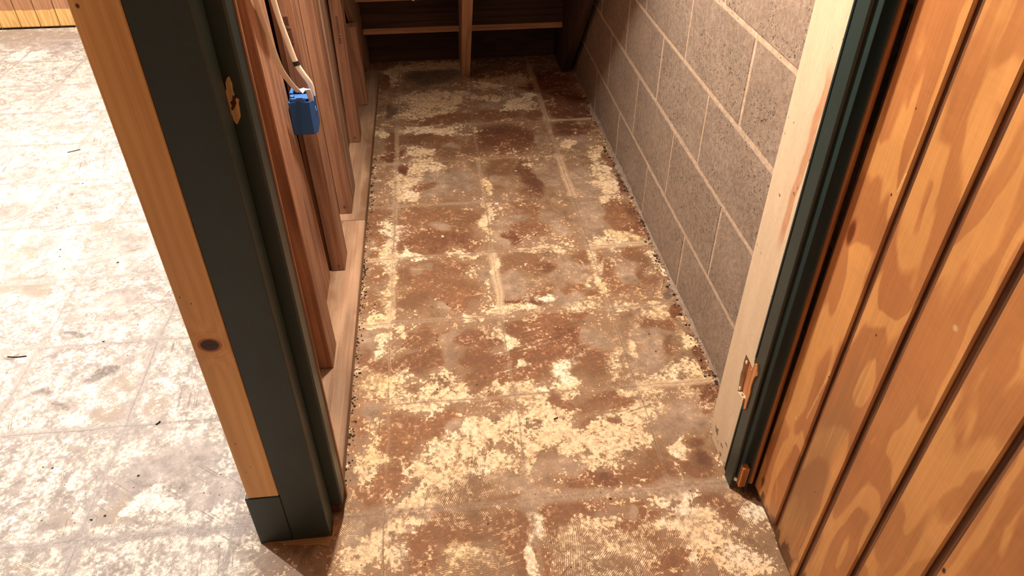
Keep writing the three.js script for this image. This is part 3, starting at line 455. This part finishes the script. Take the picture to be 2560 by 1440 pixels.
// ---------------------------------------------------------------- door frame
{
  const t = group('corner_board', [-0.515, 0, 0.0325]); tag(t, 'clear pine corner board with one dark knot, foot painted green', 'trim');
  const g = cbox(0.0575, 1.955, 0.021, 0.0015).translate(0, 0.145 + 1.955 / 2, 0), q = uvMetres(g, 1), p = q.attributes.position, uv = q.attributes.uv;
  for (let k = 0; k < p.count; k++) { const x = p.getX(k) - 0.515; uv.setXY(k, (x + 0.60) / 0.16, p.getY(k) / 2.2); }
  mesh('pine_face', q, pineFace, t);
  const f = board('painted_foot', [-0.0345, 0, -0.0105], [0.0295, 0.1445, 0.0115], green, t); f.userData.label = 'dark green painted foot of the board';
}
{
  const t = group('door_jamb', [-0.43, 0, 0]); tag(t, 'dark green left door jamb with a gouged bare-wood scar on its stop', 'door frame');
  board('casing', [-0.0555, 0.004, -0.006], [0.020, 2.06, 0.0435], green, t, { c: 0.002 });
  board('door_stop', [-0.02, 0.03, -0.052], [0.0435, 2.06, -0.010], green, t, { c: 0.003 });
  board('rough_edge', [-0.02, 0.0, -0.060], [0.0455, 2.06, -0.0525], fir[2], t);
  const rot = board('rotted_foot', [-0.018, 0, -0.050], [0.041, 0.032, -0.012], darkWood, t, { c: 0.006 }); rot.userData.label = 'dark rotted foot of the stop';
  const chip = [[-0.4058, 0.9396], [-0.4025, 0.9417], [-0.4018, 0.9357], [-0.4009, 0.9319], [-0.4021, 0.9222], [-0.4012, 0.9153], [-0.4001, 0.9122], [-0.3971, 0.9097], [-0.3989, 0.9036], [-0.3992, 0.8958], [-0.4004, 0.8856], [-0.4027, 0.8818], [-0.4066, 0.8756], [-0.4088, 0.8773], [-0.4106, 0.8822], [-0.4105, 0.8885], [-0.4128, 0.8942], [-0.4135, 0.902], [-0.4122, 0.912], [-0.4122, 0.9196], [-0.4094, 0.9255], [-0.4087, 0.933]];
  const hollow = [[-0.4033, 0.9164], [-0.4011, 0.9155], [-0.3988, 0.9146], [-0.4016, 0.9101], [-0.4012, 0.9055], [-0.4042, 0.9002], [-0.4081, 0.8957], [-0.4102, 0.8974], [-0.4077, 0.9019], [-0.4089, 0.9074], [-0.4058, 0.9088]];
  const c = mesh('exposed_wood', uvMetres(outline(chip.map(([x, y]) => [x + 0.43, y]), 2, -0.012, -0.0078), 1), paleWood, t); c.userData.label = 'pale splintered wood where paint tore away';
  mesh('tear_hollow', uvMetres(outline(hollow.map(([x, y]) => [x + 0.4302, y]), 2, -0.011, -0.0074), 1), darkWood, c).userData.label = 'darker brown wood in the deepest part of the tear';
}
{
  const t = group('door_jamb_001', [0.435, 0, 0]); tag(t, 'cream and dark green right door jamb with a splintered strike hole', 'door frame');
  const L = [[-0.118, 0.004], [-0.14, 0.028], [-0.139, 0.4], [-0.138, 2.06], [-0.0335, 2.06], [-0.0335, 0.3325], [-0.0283, 0.307], [-0.0455, 0.3114], [-0.0688, 0.3126], [-0.0701, 0.2894], [-0.068, 0.274], [-0.07, 0.2602], [-0.065, 0.2271], [-0.0641, 0.2135], [-0.0414, 0.2191], [-0.0352, 0.2193], [-0.0344, 0.1973], [-0.0335, 0.19], [-0.0335, 0.004]];
  const g = uvMetres(outline(L, 0, 0, 0.017), 1), p = g.attributes.position, uv = g.attributes.uv; for (let k = 0; k < p.count; k++) uv.setXY(k, (p.getZ(k) + 0.16) / 0.16, p.getY(k) / 2.1);
  mesh('jamb_board', g, creamPaint, t).userData.label = 'cream painted inner face';
  board('jamb_core', [0.0175, 0.004, -0.137], [0.066, 2.06, -0.0345], rawWood, t);
  for (const [a, b] of [[0.004, 0.199], [0.338, 2.06]]) { const s = board('painted_lip', [-0.0015, a, -0.0333], [0.0172, b, -0.0285], green, t, { c: 0.0008 }); s.userData.label = 'thin green edge of the cream board'; }
    board('door_stop', [-0.0065, 0.004, -0.0165], [-0.001, 2.06, 0.0165], green, t, { c: 0.0012 });
  board('casing_edge', [0.0192, 0.004, -0.0255], [0.0212, 2.06, 0.0345], green, t, { c: 0.0004 });
  board('rebate_back', [0.0, 0.004, -0.0275], [0.036, 2.06, -0.026], green, t, { c: 0.0005 });
  // torn-out strike: bare wood in the notch and a long splinter across the stop
  const sp = [[-0.0154, 0.339], [-0.0057, 0.3469], [0.0053, 0.3271], [-0.0023, 0.3152], [-0.0049, 0.2885], [-0.0012, 0.271], [-0.0028, 0.2413], [-0.0017, 0.2281], [-0.0097, 0.2203], [-0.0145, 0.2572], [-0.0173, 0.3003], [-0.0177, 0.3222]];
  const s = mesh('splinter', uvMetres(outline(sp, 0, -0.0095, -0.006, 0.0008), 1), rawWood, t); s.userData.label = 'torn orange wood splinter';
  mesh('torn_wood', uvMetres(outline([[-0.07, 0.31], [-0.055, 0.313], [-0.03, 0.306], [-0.018, 0.333], [-0.017, 0.20], [-0.03, 0.196], [-0.05, 0.214], [-0.066, 0.21]], 0, 0.0085, 0.0174, 0.0004), 1), rawWood, t);
  mesh('torn_wood', uvMetres(outline([[-0.045, 0.296], [-0.032, 0.30], [-0.026, 0.262], [-0.03, 0.225], [-0.041, 0.232], [-0.047, 0.262]], 0, 0.003, 0.0084, 0.001), 1), rawWood, t);
  const fl = std({ color: 0xe9dcc2, roughness: 0.6 });
  for (const [z, y, r] of [[-0.0555, 0.3035, 0.004], [-0.0545, 0.232, 0.0042], [-0.0425, 0.2295, 0.0034], [-0.0325, 0.226, 0.0034]]) mesh('paint_flake', uvMetres(outline([[z - r, y - r * 0.6], [z, y - r], [z + r, y - r * 0.2], [z + r * 0.6, y + r], [z - r * 0.7, y + r * 0.7]], 0, -0.003, -0.0014), 1), fl, t);
  board('corner_strip', [0.0215, 0.03, 0.0175], [0.0355, 2.06, 0.0345], trimWood, t, { c: 0.005 }).userData.label = 'varnished pine strip against the paneling';
  board('corner_block', [0.0045, 0.022, 0.0175], [0.0188, 0.082, 0.032], rawWood, t, { c: 0.001 }).userData.label = 'small bare wood block at the foot';
}
tag(board('door_header', [-0.41, 2.06, -0.04], [0.43, 2.0605 + 0.04, 0.04], green, null), 'dark green head of the closet door frame', 'door frame');

// ---------------------------------------------------------------- studs and plates of the partition
const PY = 0.0385;
for (const [z0, z1, lab] of [[-1.088, -0.062, 'weathered pale sill plate between the door jamb and the joint'], [-2.36, -1.092, 'weathered pale sill plate running from the joint to the stairs']]) tag(board('sill_plate', [-0.484, 0, z0], [-0.3935, PY - 0.0005, z1], plateWood, null, { grain: 2, c: 0.002 }), lab, 'sill plate', 'sill plates under the studs');
const font = await new FontLoader().loadAsync('fonts/droid/droid_sans_bold.typeface.json');
const ink = std({ color: 0x553a2e, roughness: 0.9 });
function stamp(parent, text, size, x, y, z) {
  const g = new TextGeometry(text, { font, size, depth: 0.0003, curveSegments: 2 }); g.rotateZ(-Math.PI / 2); g.translate(x, y, z);
  mesh('ink_stamp', g, ink, parent).userData.label = 'dark ink mill stamp';
}
function stud(z0, z1, mat, label, { lean = 0.02, x0 = -0.4765, x1 = -0.4375, top = 2.3, y = PY } = {}) {
  const o = board('wall_stud', [x0, y, z0], [x1, top, z1], mat, null, { c: 0.002 }); o.rotation.z = lean; tag(o, label, 'wall stud', 'studs of the open partition'); return o;
}
stud(-0.499, -0.409, fir[0], 'reddish wall stud directly behind the green jamb, in front of the blue box', { top: 1.93 });
const s2 = stud(-0.908, -0.818, fir[2], 'stud behind the blue electrical box with a black square ink stamp', { top: 1.5 });
const s3 = stud(-1.218, -1.129, fir[1], 'front stud of the doubled pair, smooth red face', { lean: 0.021, top: 1.19 });
const s3b = stud(-1.308, -1.2185, greyFir, 'greyish weathered rear stud of the doubled pair', { lean: 0.014, top: 1.09 });
const s4 = stud(-1.72, -1.637, fir[0], 'stud with small line of ink lettering nearest the short cleat', { lean: 0.003, x0: -0.478, top: 0.67 });
stamp(s2, 'AVOR', 0.0125, -0.0055, 0.703, 0.0452); mesh('ink_stamp', new THREE.BoxGeometry(0.011, 0.02, 0.0003).translate(-0.001, 0.717, 0.0452), ink, s2);
stamp(s4, 'BOONEED 4 BEE', 0.009, -0.004, 0.47, 0.0418);
const nail = std({ color: 0x6e625a, metalness: 0.6, roughness: 0.5 });
for (const [s, x, y, z] of [[s2, 0.004, 0.018, 0.0452], [s3, 0.0, 0.028, 0.0447], [s4, 0.002, 0.02, 0.0417]]) { const n = mesh('nail_head', new THREE.CylinderGeometry(0.0042, 0.0042, 0.0016, 12).rotateX(Math.PI / 2), nail, s, [x, y, z]); n.userData.label = 'grey nail head'; }
tag(board('cleat', [-0.468, PY, -2.03], [-0.425, 0.36, -1.975], fir[1], null, { c: 0.002 }), 'short upright wooden cleat standing on the plate by the stairs', 'cleat').rotation.z = 0.02;

// ---------------------------------------------------------------- blue switch box and its two cables
{
  const t = group('electrical_box', [-0.4585, 0.513, -0.7635]); tag(t, 'blue plastic electrical box nailed to a stud', 'electrical box');
  const blue = std({ color: 0x2458a0, roughness: 0.38 }), lite = std({ color: 0x3a6fbe, roughness: 0.4 });
  const out = [[-0.0275, -0.0315], [0.0225, -0.0315], [0.0275, -0.026], [0.0285, 0.02], [0.020, 0.0315], [-0.0275, 0.0315]], inn = out.map(([a, b]) => [a * 0.90, b * 0.90]);
  mesh('box_wall', uvMetres(outline(out, 1, 0, 0.080, 0, [inn]), 1), blue, t);
  mesh('box_floor', uvMetres(outline(out.map(([a, b]) => [a * 0.97, b * 0.97]), 1, -0.002, 0.0), 1), blue, t);
  mesh('front_flange', uvMetres(cbox(0.034, 0.010, 0.004, 0.001), 1), lite, t, [-0.004, 0.085, 0.0285]);
  mesh('rear_flange', uvMetres(cbox(0.046, 0.010, 0.004, 0.001), 1), lite, t, [0, 0.085, -0.0285]);
  mesh('top_web', uvMetres(cbox(0.05, 0.003, 0.03, 0.001), 1), lite, t, [0, 0.0815, 0.0]);
  for (const s of [-1, 1]) { const c = mesh('cable_clamp', uvMetres(cbox(0.011, 0.016, 0.012, 0.003), 1), lite, t, [s * 0.0195, 0.0875, s < 0 ? 0.018 : -0.012]); c.rotation.z = s * 0.25; }
  mesh('nail_sleeve', new THREE.CylinderGeometry(0.0042, 0.0042, 0.05, 12).rotateX(Math.PI / 2), lite, t, [-0.02, 0.097, -0.004]);
  mesh('knockout', new THREE.TorusGeometry(0.006, 0.0008, 6, 20).rotateY(Math.PI / 2), lite, t, [0.0286, 0.05, 0.0]);
  for (let k = 0; k < 3; k++) mesh('side_rib', uvMetres(cbox(0.003, 0.008, 0.006, 0.0008), 1), blue, t, [0.027, 0.012 + k * 0.011, -0.024]);
}
const jacket = std({ color: 0xefe8de, roughness: 0.5 });
function flat(pts, a, b, wide) {                                     // flat two-core cable: an oval swept along a curve
  const cv = new THREE.CatmullRomCurve3(pts.map((p) => new THREE.Vector3(...p)), false, 'centripetal'), N = 150, K = 14, P = [], I = [];
  for (let i = 0; i <= N; i++) {
    const c = cv.getPointAt(i / N), t = cv.getTangentAt(i / N), u = wide.clone().addScaledVector(t, -wide.dot(t)).normalize(), v = t.clone().cross(u);
    for (let k = 0; k < K; k++) { const q = k / K * 6.28319, co = Math.cos(q), si = Math.sin(q), e = Math.sign(co) * Math.pow(Math.abs(co), 0.6), f = Math.sign(si) * Math.pow(Math.abs(si), 0.8); P.push(c.x + u.x * a * e + v.x * b * f, c.y + u.y * a * e + v.y * b * f, c.z + u.z * a * e + v.z * b * f); }
  }
  for (let i = 0; i < N; i++) for (let k = 0; k < K; k++) { const p = i * K + k, q = i * K + (k + 1) % K; I.push(p, q, p + K, q, q + K, p + K); }
  const g = new THREE.BufferGeometry(); g.setAttribute('position', new THREE.Float32BufferAttribute(P, 3)); g.setIndex(I); g.computeVertexNormals(); g.setAttribute('uv', new THREE.Float32BufferAttribute(new Float32Array(P.length / 3 * 2), 2)); return g;
}
tag(mesh('cable', flat([[-0.50, 1.87, -0.385], [-0.478, 1.84, -0.385], [-0.462, 1.7, -0.39], [-0.452, 1.3, -0.40], [-0.4475, 0.98, -0.425], [-0.447, 0.909, -0.449], [-0.450, 0.854, -0.485], [-0.456, 0.786, -0.544], [-0.461, 0.727, -0.601], [-0.464, 0.673, -0.672], [-0.461, 0.632, -0.722], [-0.455, 0.617, -0.737], [-0.447, 0.622, -0.739], [-0.4385, 0.620, -0.743], [-0.4355, 0.607, -0.745], [-0.435, 0.59, -0.747]], 0.0066, 0.0027, new THREE.Vector3(1, 0, 0.1)), jacket), 'flat cable in shadow hanging from above, kinking over the box rim', 'cable', 'cables into the blue box');
{
  const c = tag(mesh('cable', flat([[-0.505, 2.2, -0.70], [-0.495, 1.3, -0.735], [-0.4855, 0.93, -0.755], [-0.4805, 0.819, -0.765], [-0.4765, 0.776, -0.768], [-0.4685, 0.725, -0.771], [-0.4585, 0.671, -0.774], [-0.4475, 0.645, -0.775], [-0.4355, 0.6195, -0.777], [-0.4345, 0.604, -0.778], [-0.4345, 0.590, -0.778]], 0.0066, 0.0030, new THREE.Vector3(1, 0.2, 0)), jacket), 'brightly lit white flat cable with a black band entering the box', 'cable', 'cables into the blue box');
  const b = mesh('black_band', flat([[-0.4597, 0.677, -0.774], [-0.4585, 0.671, -0.774], [-0.4573, 0.6665, -0.774]], 0.0074, 0.0040, new THREE.Vector3(1, 0.2, 0)), std({ color: 0x15130f, roughness: 0.6 }), c); b.userData.label = 'black band';
}

// ---------------------------------------------------------------- stairs seen from below
{
  const t = group('staircase', [0, 0, -2.575]); tag(t, 'dark wooden basement stairs seen from beneath at the closet end', 'stairs');
  const R = 0.2, N = 10, k = 1.03, zf = 0.24;                        // lower edges rise at k from z = zf
  const side = (x0, x1, m, z0) => {                                  // plain stringer between lower edge and a parallel line above
    const e = 2.0, up = 0.40, L = [[z0, 0], [z0 + e / k, e], [z0 + e / k - 0.06, e + 0.1], [z0 - up / k - 0.02, Math.max(0, 0.02)], [z0 - up / k - 0.02, 0]];
    const q = [[z0, 0], [z0 + 2.22 / k, 2.22], [z0 + 2.22 / k - up / k, 2.22], [z0 - up / k, 0]];
    return mesh('stringer', uvMetres(outline(q, 0, x0, x1, 0.001), 1), m, t);
  };
  side(-0.4665, -0.4445, greyFir, 0.19); side(0.448, 0.487, stairWood[0], 0.235);
  const saw = [[zf, 0], [zf + 2.2 / k, 2.2]]; for (let i = N; i >= 0; i--) { const z = R * i; saw.push([z + R, R * (i + 1) - 0.001].map((v, a) => (a ? Math.min(v, 2.2) : Math.min(v, zf + 2.13 / k)))); saw.push([z + 0.021, R * (i + 1) - 0.001].map((v, a) => (a ? Math.min(v, 2.2) : v))); if (i) saw.push([z + 0.021, R * i + 0.027]); }
  const clean = []; saw.push([0.021, 0]); for (const p of saw) { const l = clean[clean.length - 1]; if (!l || Math.hypot(l[0] - p[0], l[1] - p[1]) > 1e-4) clean.push(p); }
  mesh('stringer', uvMetres(outline(clean, 0, -0.0195, 0.0195), 1), treadWood, t);
  for (let i = 0; i <= N; i++) {
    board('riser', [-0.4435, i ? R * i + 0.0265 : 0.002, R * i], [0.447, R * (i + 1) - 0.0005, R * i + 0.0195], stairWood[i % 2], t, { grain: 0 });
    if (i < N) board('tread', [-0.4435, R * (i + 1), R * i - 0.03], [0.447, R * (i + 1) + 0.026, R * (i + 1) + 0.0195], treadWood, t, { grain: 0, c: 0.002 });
  }
  const ch = mesh('splintered_nail', new THREE.IcosahedronGeometry(0.005, 0).scale(1.4, 0.8, 0.6), std({ color: 0xf0e6d0, roughness: 0.5 }), t, [-0.208, 0.402, 0.424]); ch.userData.label = 'pale splinter catching the light';
}

// ---------------------------------------------------------------- lamps (above the frame)
function lamp(name, L, r, label, drop) {
  const t = group(name, L.at); tag(t, label, 'lamp');
  const glow = std({ color: 0xffffff, emissive: L.color, emissiveIntensity: 6, roughness: 0.4 });
  const b = mesh('bulb', new THREE.SphereGeometry(r, 28, 20), glow, t); b.castShadow = false;
  mesh('lamp_holder', new THREE.LatheGeometry([[0, 0], [0.02, 0], [0.023, 0.02], [0.045, 0.035], [0.05, drop - r * 0.8], [0, drop - r * 0.8]].map(([a, c]) => new THREE.Vector2(a, c)), 24), std({ color: 0xe8e4da, roughness: 0.4 }), t, [0, r * 0.8, 0]);
  const p = new THREE.PointLight(L.color, L.power, 0, 2); p.castShadow = true; p.shadow.radius = r / 0.02; p.shadow.mapSize.set(1024, 1024); p.name = 'lamp_light'; t.add(p);
}
lamp('bulb_lamp', CLOSET_LAMP, 0.03, 'bare warm bulb in a white holder under the stairs', 0.118);
lamp('ceiling_lamp', ROOM_LAMP, 0.028, 'white ceiling bulb on the ceiling of the big room', 0.23);

// ---------------------------------------------------------------- litter
{
  const paper = [[-0.5409, 0.0428], [-0.5151, 0.0452], [-0.4917, 0.0535], [-0.4759, 0.0549], [-0.461, 0.0591], [-0.4335, 0.0591], [-0.4137, 0.0673], [-0.4081, 0.049], [-0.39, 0.0056], [-0.396, 0.001], [-0.409, 0.0]].concat([[-0.41, 0.0455], [-0.54, 0.044]].slice(0, 0));
  const pts = [[-0.5409, 0.0445], ...paper.slice(1, 9), [-0.4085, 0.004], [-0.4085, 0.0445]];
  tag(mesh('paper_scrap', uvMetres(outline(pts, 1, 0.0006, 0.0032, 0.0003), 0), std({ map: woodTex(41, [172, 140, 108], [150, 116, 86], { rings: 3 }), roughness: 0.9 })), 'torn brown paper edge under the foot of the green jamb', 'paper');
}
const crumbMat = [std({ color: 0x3a2c22, roughness: 0.95 })];
function crumbs(name, n, place, m, lab, cat, flatY = 1) {
  const gs = []; for (let i = 0; i < n; i++) { const [x, z, r] = place(i); const g = new THREE.IcosahedronGeometry(r, 0), p = g.attributes.position, f = [rr(0.7, 1.6), rr(0.5, 0.9) * flatY, rr(0.7, 1.6)]; g.scale(...f); g.rotateY(rr(0, 6)); g.computeBoundingBox(); g.translate(x, -g.boundingBox.min.y * 0.8, z); gs.push(g); }
  const o = mesh(name, mergeGeometries(gs), m); tag(o, lab, cat, null, 'stuff'); return o;
}
{
  const gs = [], dark = new THREE.Color(0x3a2c22), grey = new THREE.Color(0x8f8070);
  for (let i = 0; i < 520; i++) {
    const r = 0.0007 + 0.0038 * rnd() ** 2.2, g = new THREE.IcosahedronGeometry(r, 0), c = rnd() < 0.5 ? dark : grey, col = new Float32Array(g.attributes.position.count * 3);
    for (let k = 0; k < col.length; k += 3) { col[k] = c.r; col[k + 1] = c.g; col[k + 2] = c.b; }
    g.setAttribute('color', new THREE.BufferAttribute(col, 3)); g.scale(rr(0.7, 1.6), rr(0.5, 0.9), rr(0.7, 1.6)); g.rotateY(rr(0, 6)); g.computeBoundingBox(); g.translate(0.508 - Math.pow(rnd(), 1.6) * 0.026, -g.boundingBox.min.y * 0.8, -0.16 - 1.9 * Math.pow(rnd(), 1.1)); gs.push(g);
  }
  tag(mesh('wall_crumbs', mergeGeometries(gs), std({ vertexColors: true, roughness: 0.95 })), 'dark and grey mortar crumbs lying along the foot of the block wall', 'debris', null, 'stuff');
}
crumbs('plate_crumbs', 240, () => [-0.392 + Math.pow(rnd(), 2) * 0.014, -0.08 - 1.5 * rnd(), rr(0.0008, 0.003)], crumbMat[0], 'dark crumbs along the edge of the sill plate', 'debris');
const FL = [[0.32, -1.66], [0.40, -1.70], [0.45, -1.64], [0.36, -1.44], [0.13, -1.42], [-0.10, -1.30], [-0.07, -1.29], [0.04, -1.20], [0.05, -1.17], [0.43, -1.30], [0.49, -0.99], [-0.15, -1.02], [0.22, -1.50], [0.47, -1.58], [0.12, -1.18]];
{
  const gs = [], dark = new THREE.Color(0x3a2c22), pale = new THREE.Color(0xe2d6c4);
  for (let i = 0; i < 165; i++) {
    const chip = i < 75, r = i < FL.length ? rr(0.003, 0.006) : rr(0.0008, 0.0023), g = new THREE.IcosahedronGeometry(r, 0), c = chip ? pale : dark, col = new Float32Array(g.attributes.position.count * 3);
    for (let k = 0; k < col.length; k += 3) { col[k] = c.r; col[k + 1] = c.g; col[k + 2] = c.b; }
    const [x, z] = i < FL.length ? FL[i] : [rr(-0.36, 0.46), rr(-1.9, 0.25)];
    g.setAttribute('color', new THREE.BufferAttribute(col, 3)); g.scale(rr(0.7, 1.6), chip ? 0.3 : 0.5, rr(0.7, 1.6)); g.rotateY(rr(0, 6)); g.computeBoundingBox(); g.translate(x, -g.boundingBox.min.y * 0.8, z); gs.push(g);
  }
  tag(mesh('floor_debris', mergeGeometries(gs), std({ vertexColors: true, roughness: 0.85 })), 'white paint chips and dark grit scattered over the closet floor', 'debris', null, 'stuff');
}
crumbs('room_grit', 60, () => [rr(-1.6, -0.56), rr(-1.6, 0.3), rr(0.0012, 0.003)], crumbMat[0], 'dark grit on the bright room floor', 'debris', 0.6);
function splinter(x, z, len, ang, lab, bend = 0) {
  const c = new THREE.QuadraticBezierCurve3(new THREE.Vector3(-len / 2, 0.0016, 0), new THREE.Vector3(0, 0.0016, bend), new THREE.Vector3(len / 2, 0.0016, 0));
  const o = mesh('wood_splinter', new THREE.TubeGeometry(c, 10, 0.0015, 5), crumbMat[0], null, [x, 0, z]); o.rotation.y = ang; tag(o, lab, 'splinter');
}
splinter(-1.266, -0.583, 0.047, -0.05, 'bent dark twig on the bright floor left of the pine board', 0.006);
splinter(-1.532, -1.76, 0.045, 0.45, 'thin brown splinter far back on the bright floor');
splinter(-0.841, -0.308, 0.012, 0.9, 'short dark sliver on the bright floor near a tile joint', 0.003);
splinter(0.09, -0.22, 0.011, 0.4, 'small brown wood chip on the cream adhesive in the doorway');
renderer.render(scene, camera);
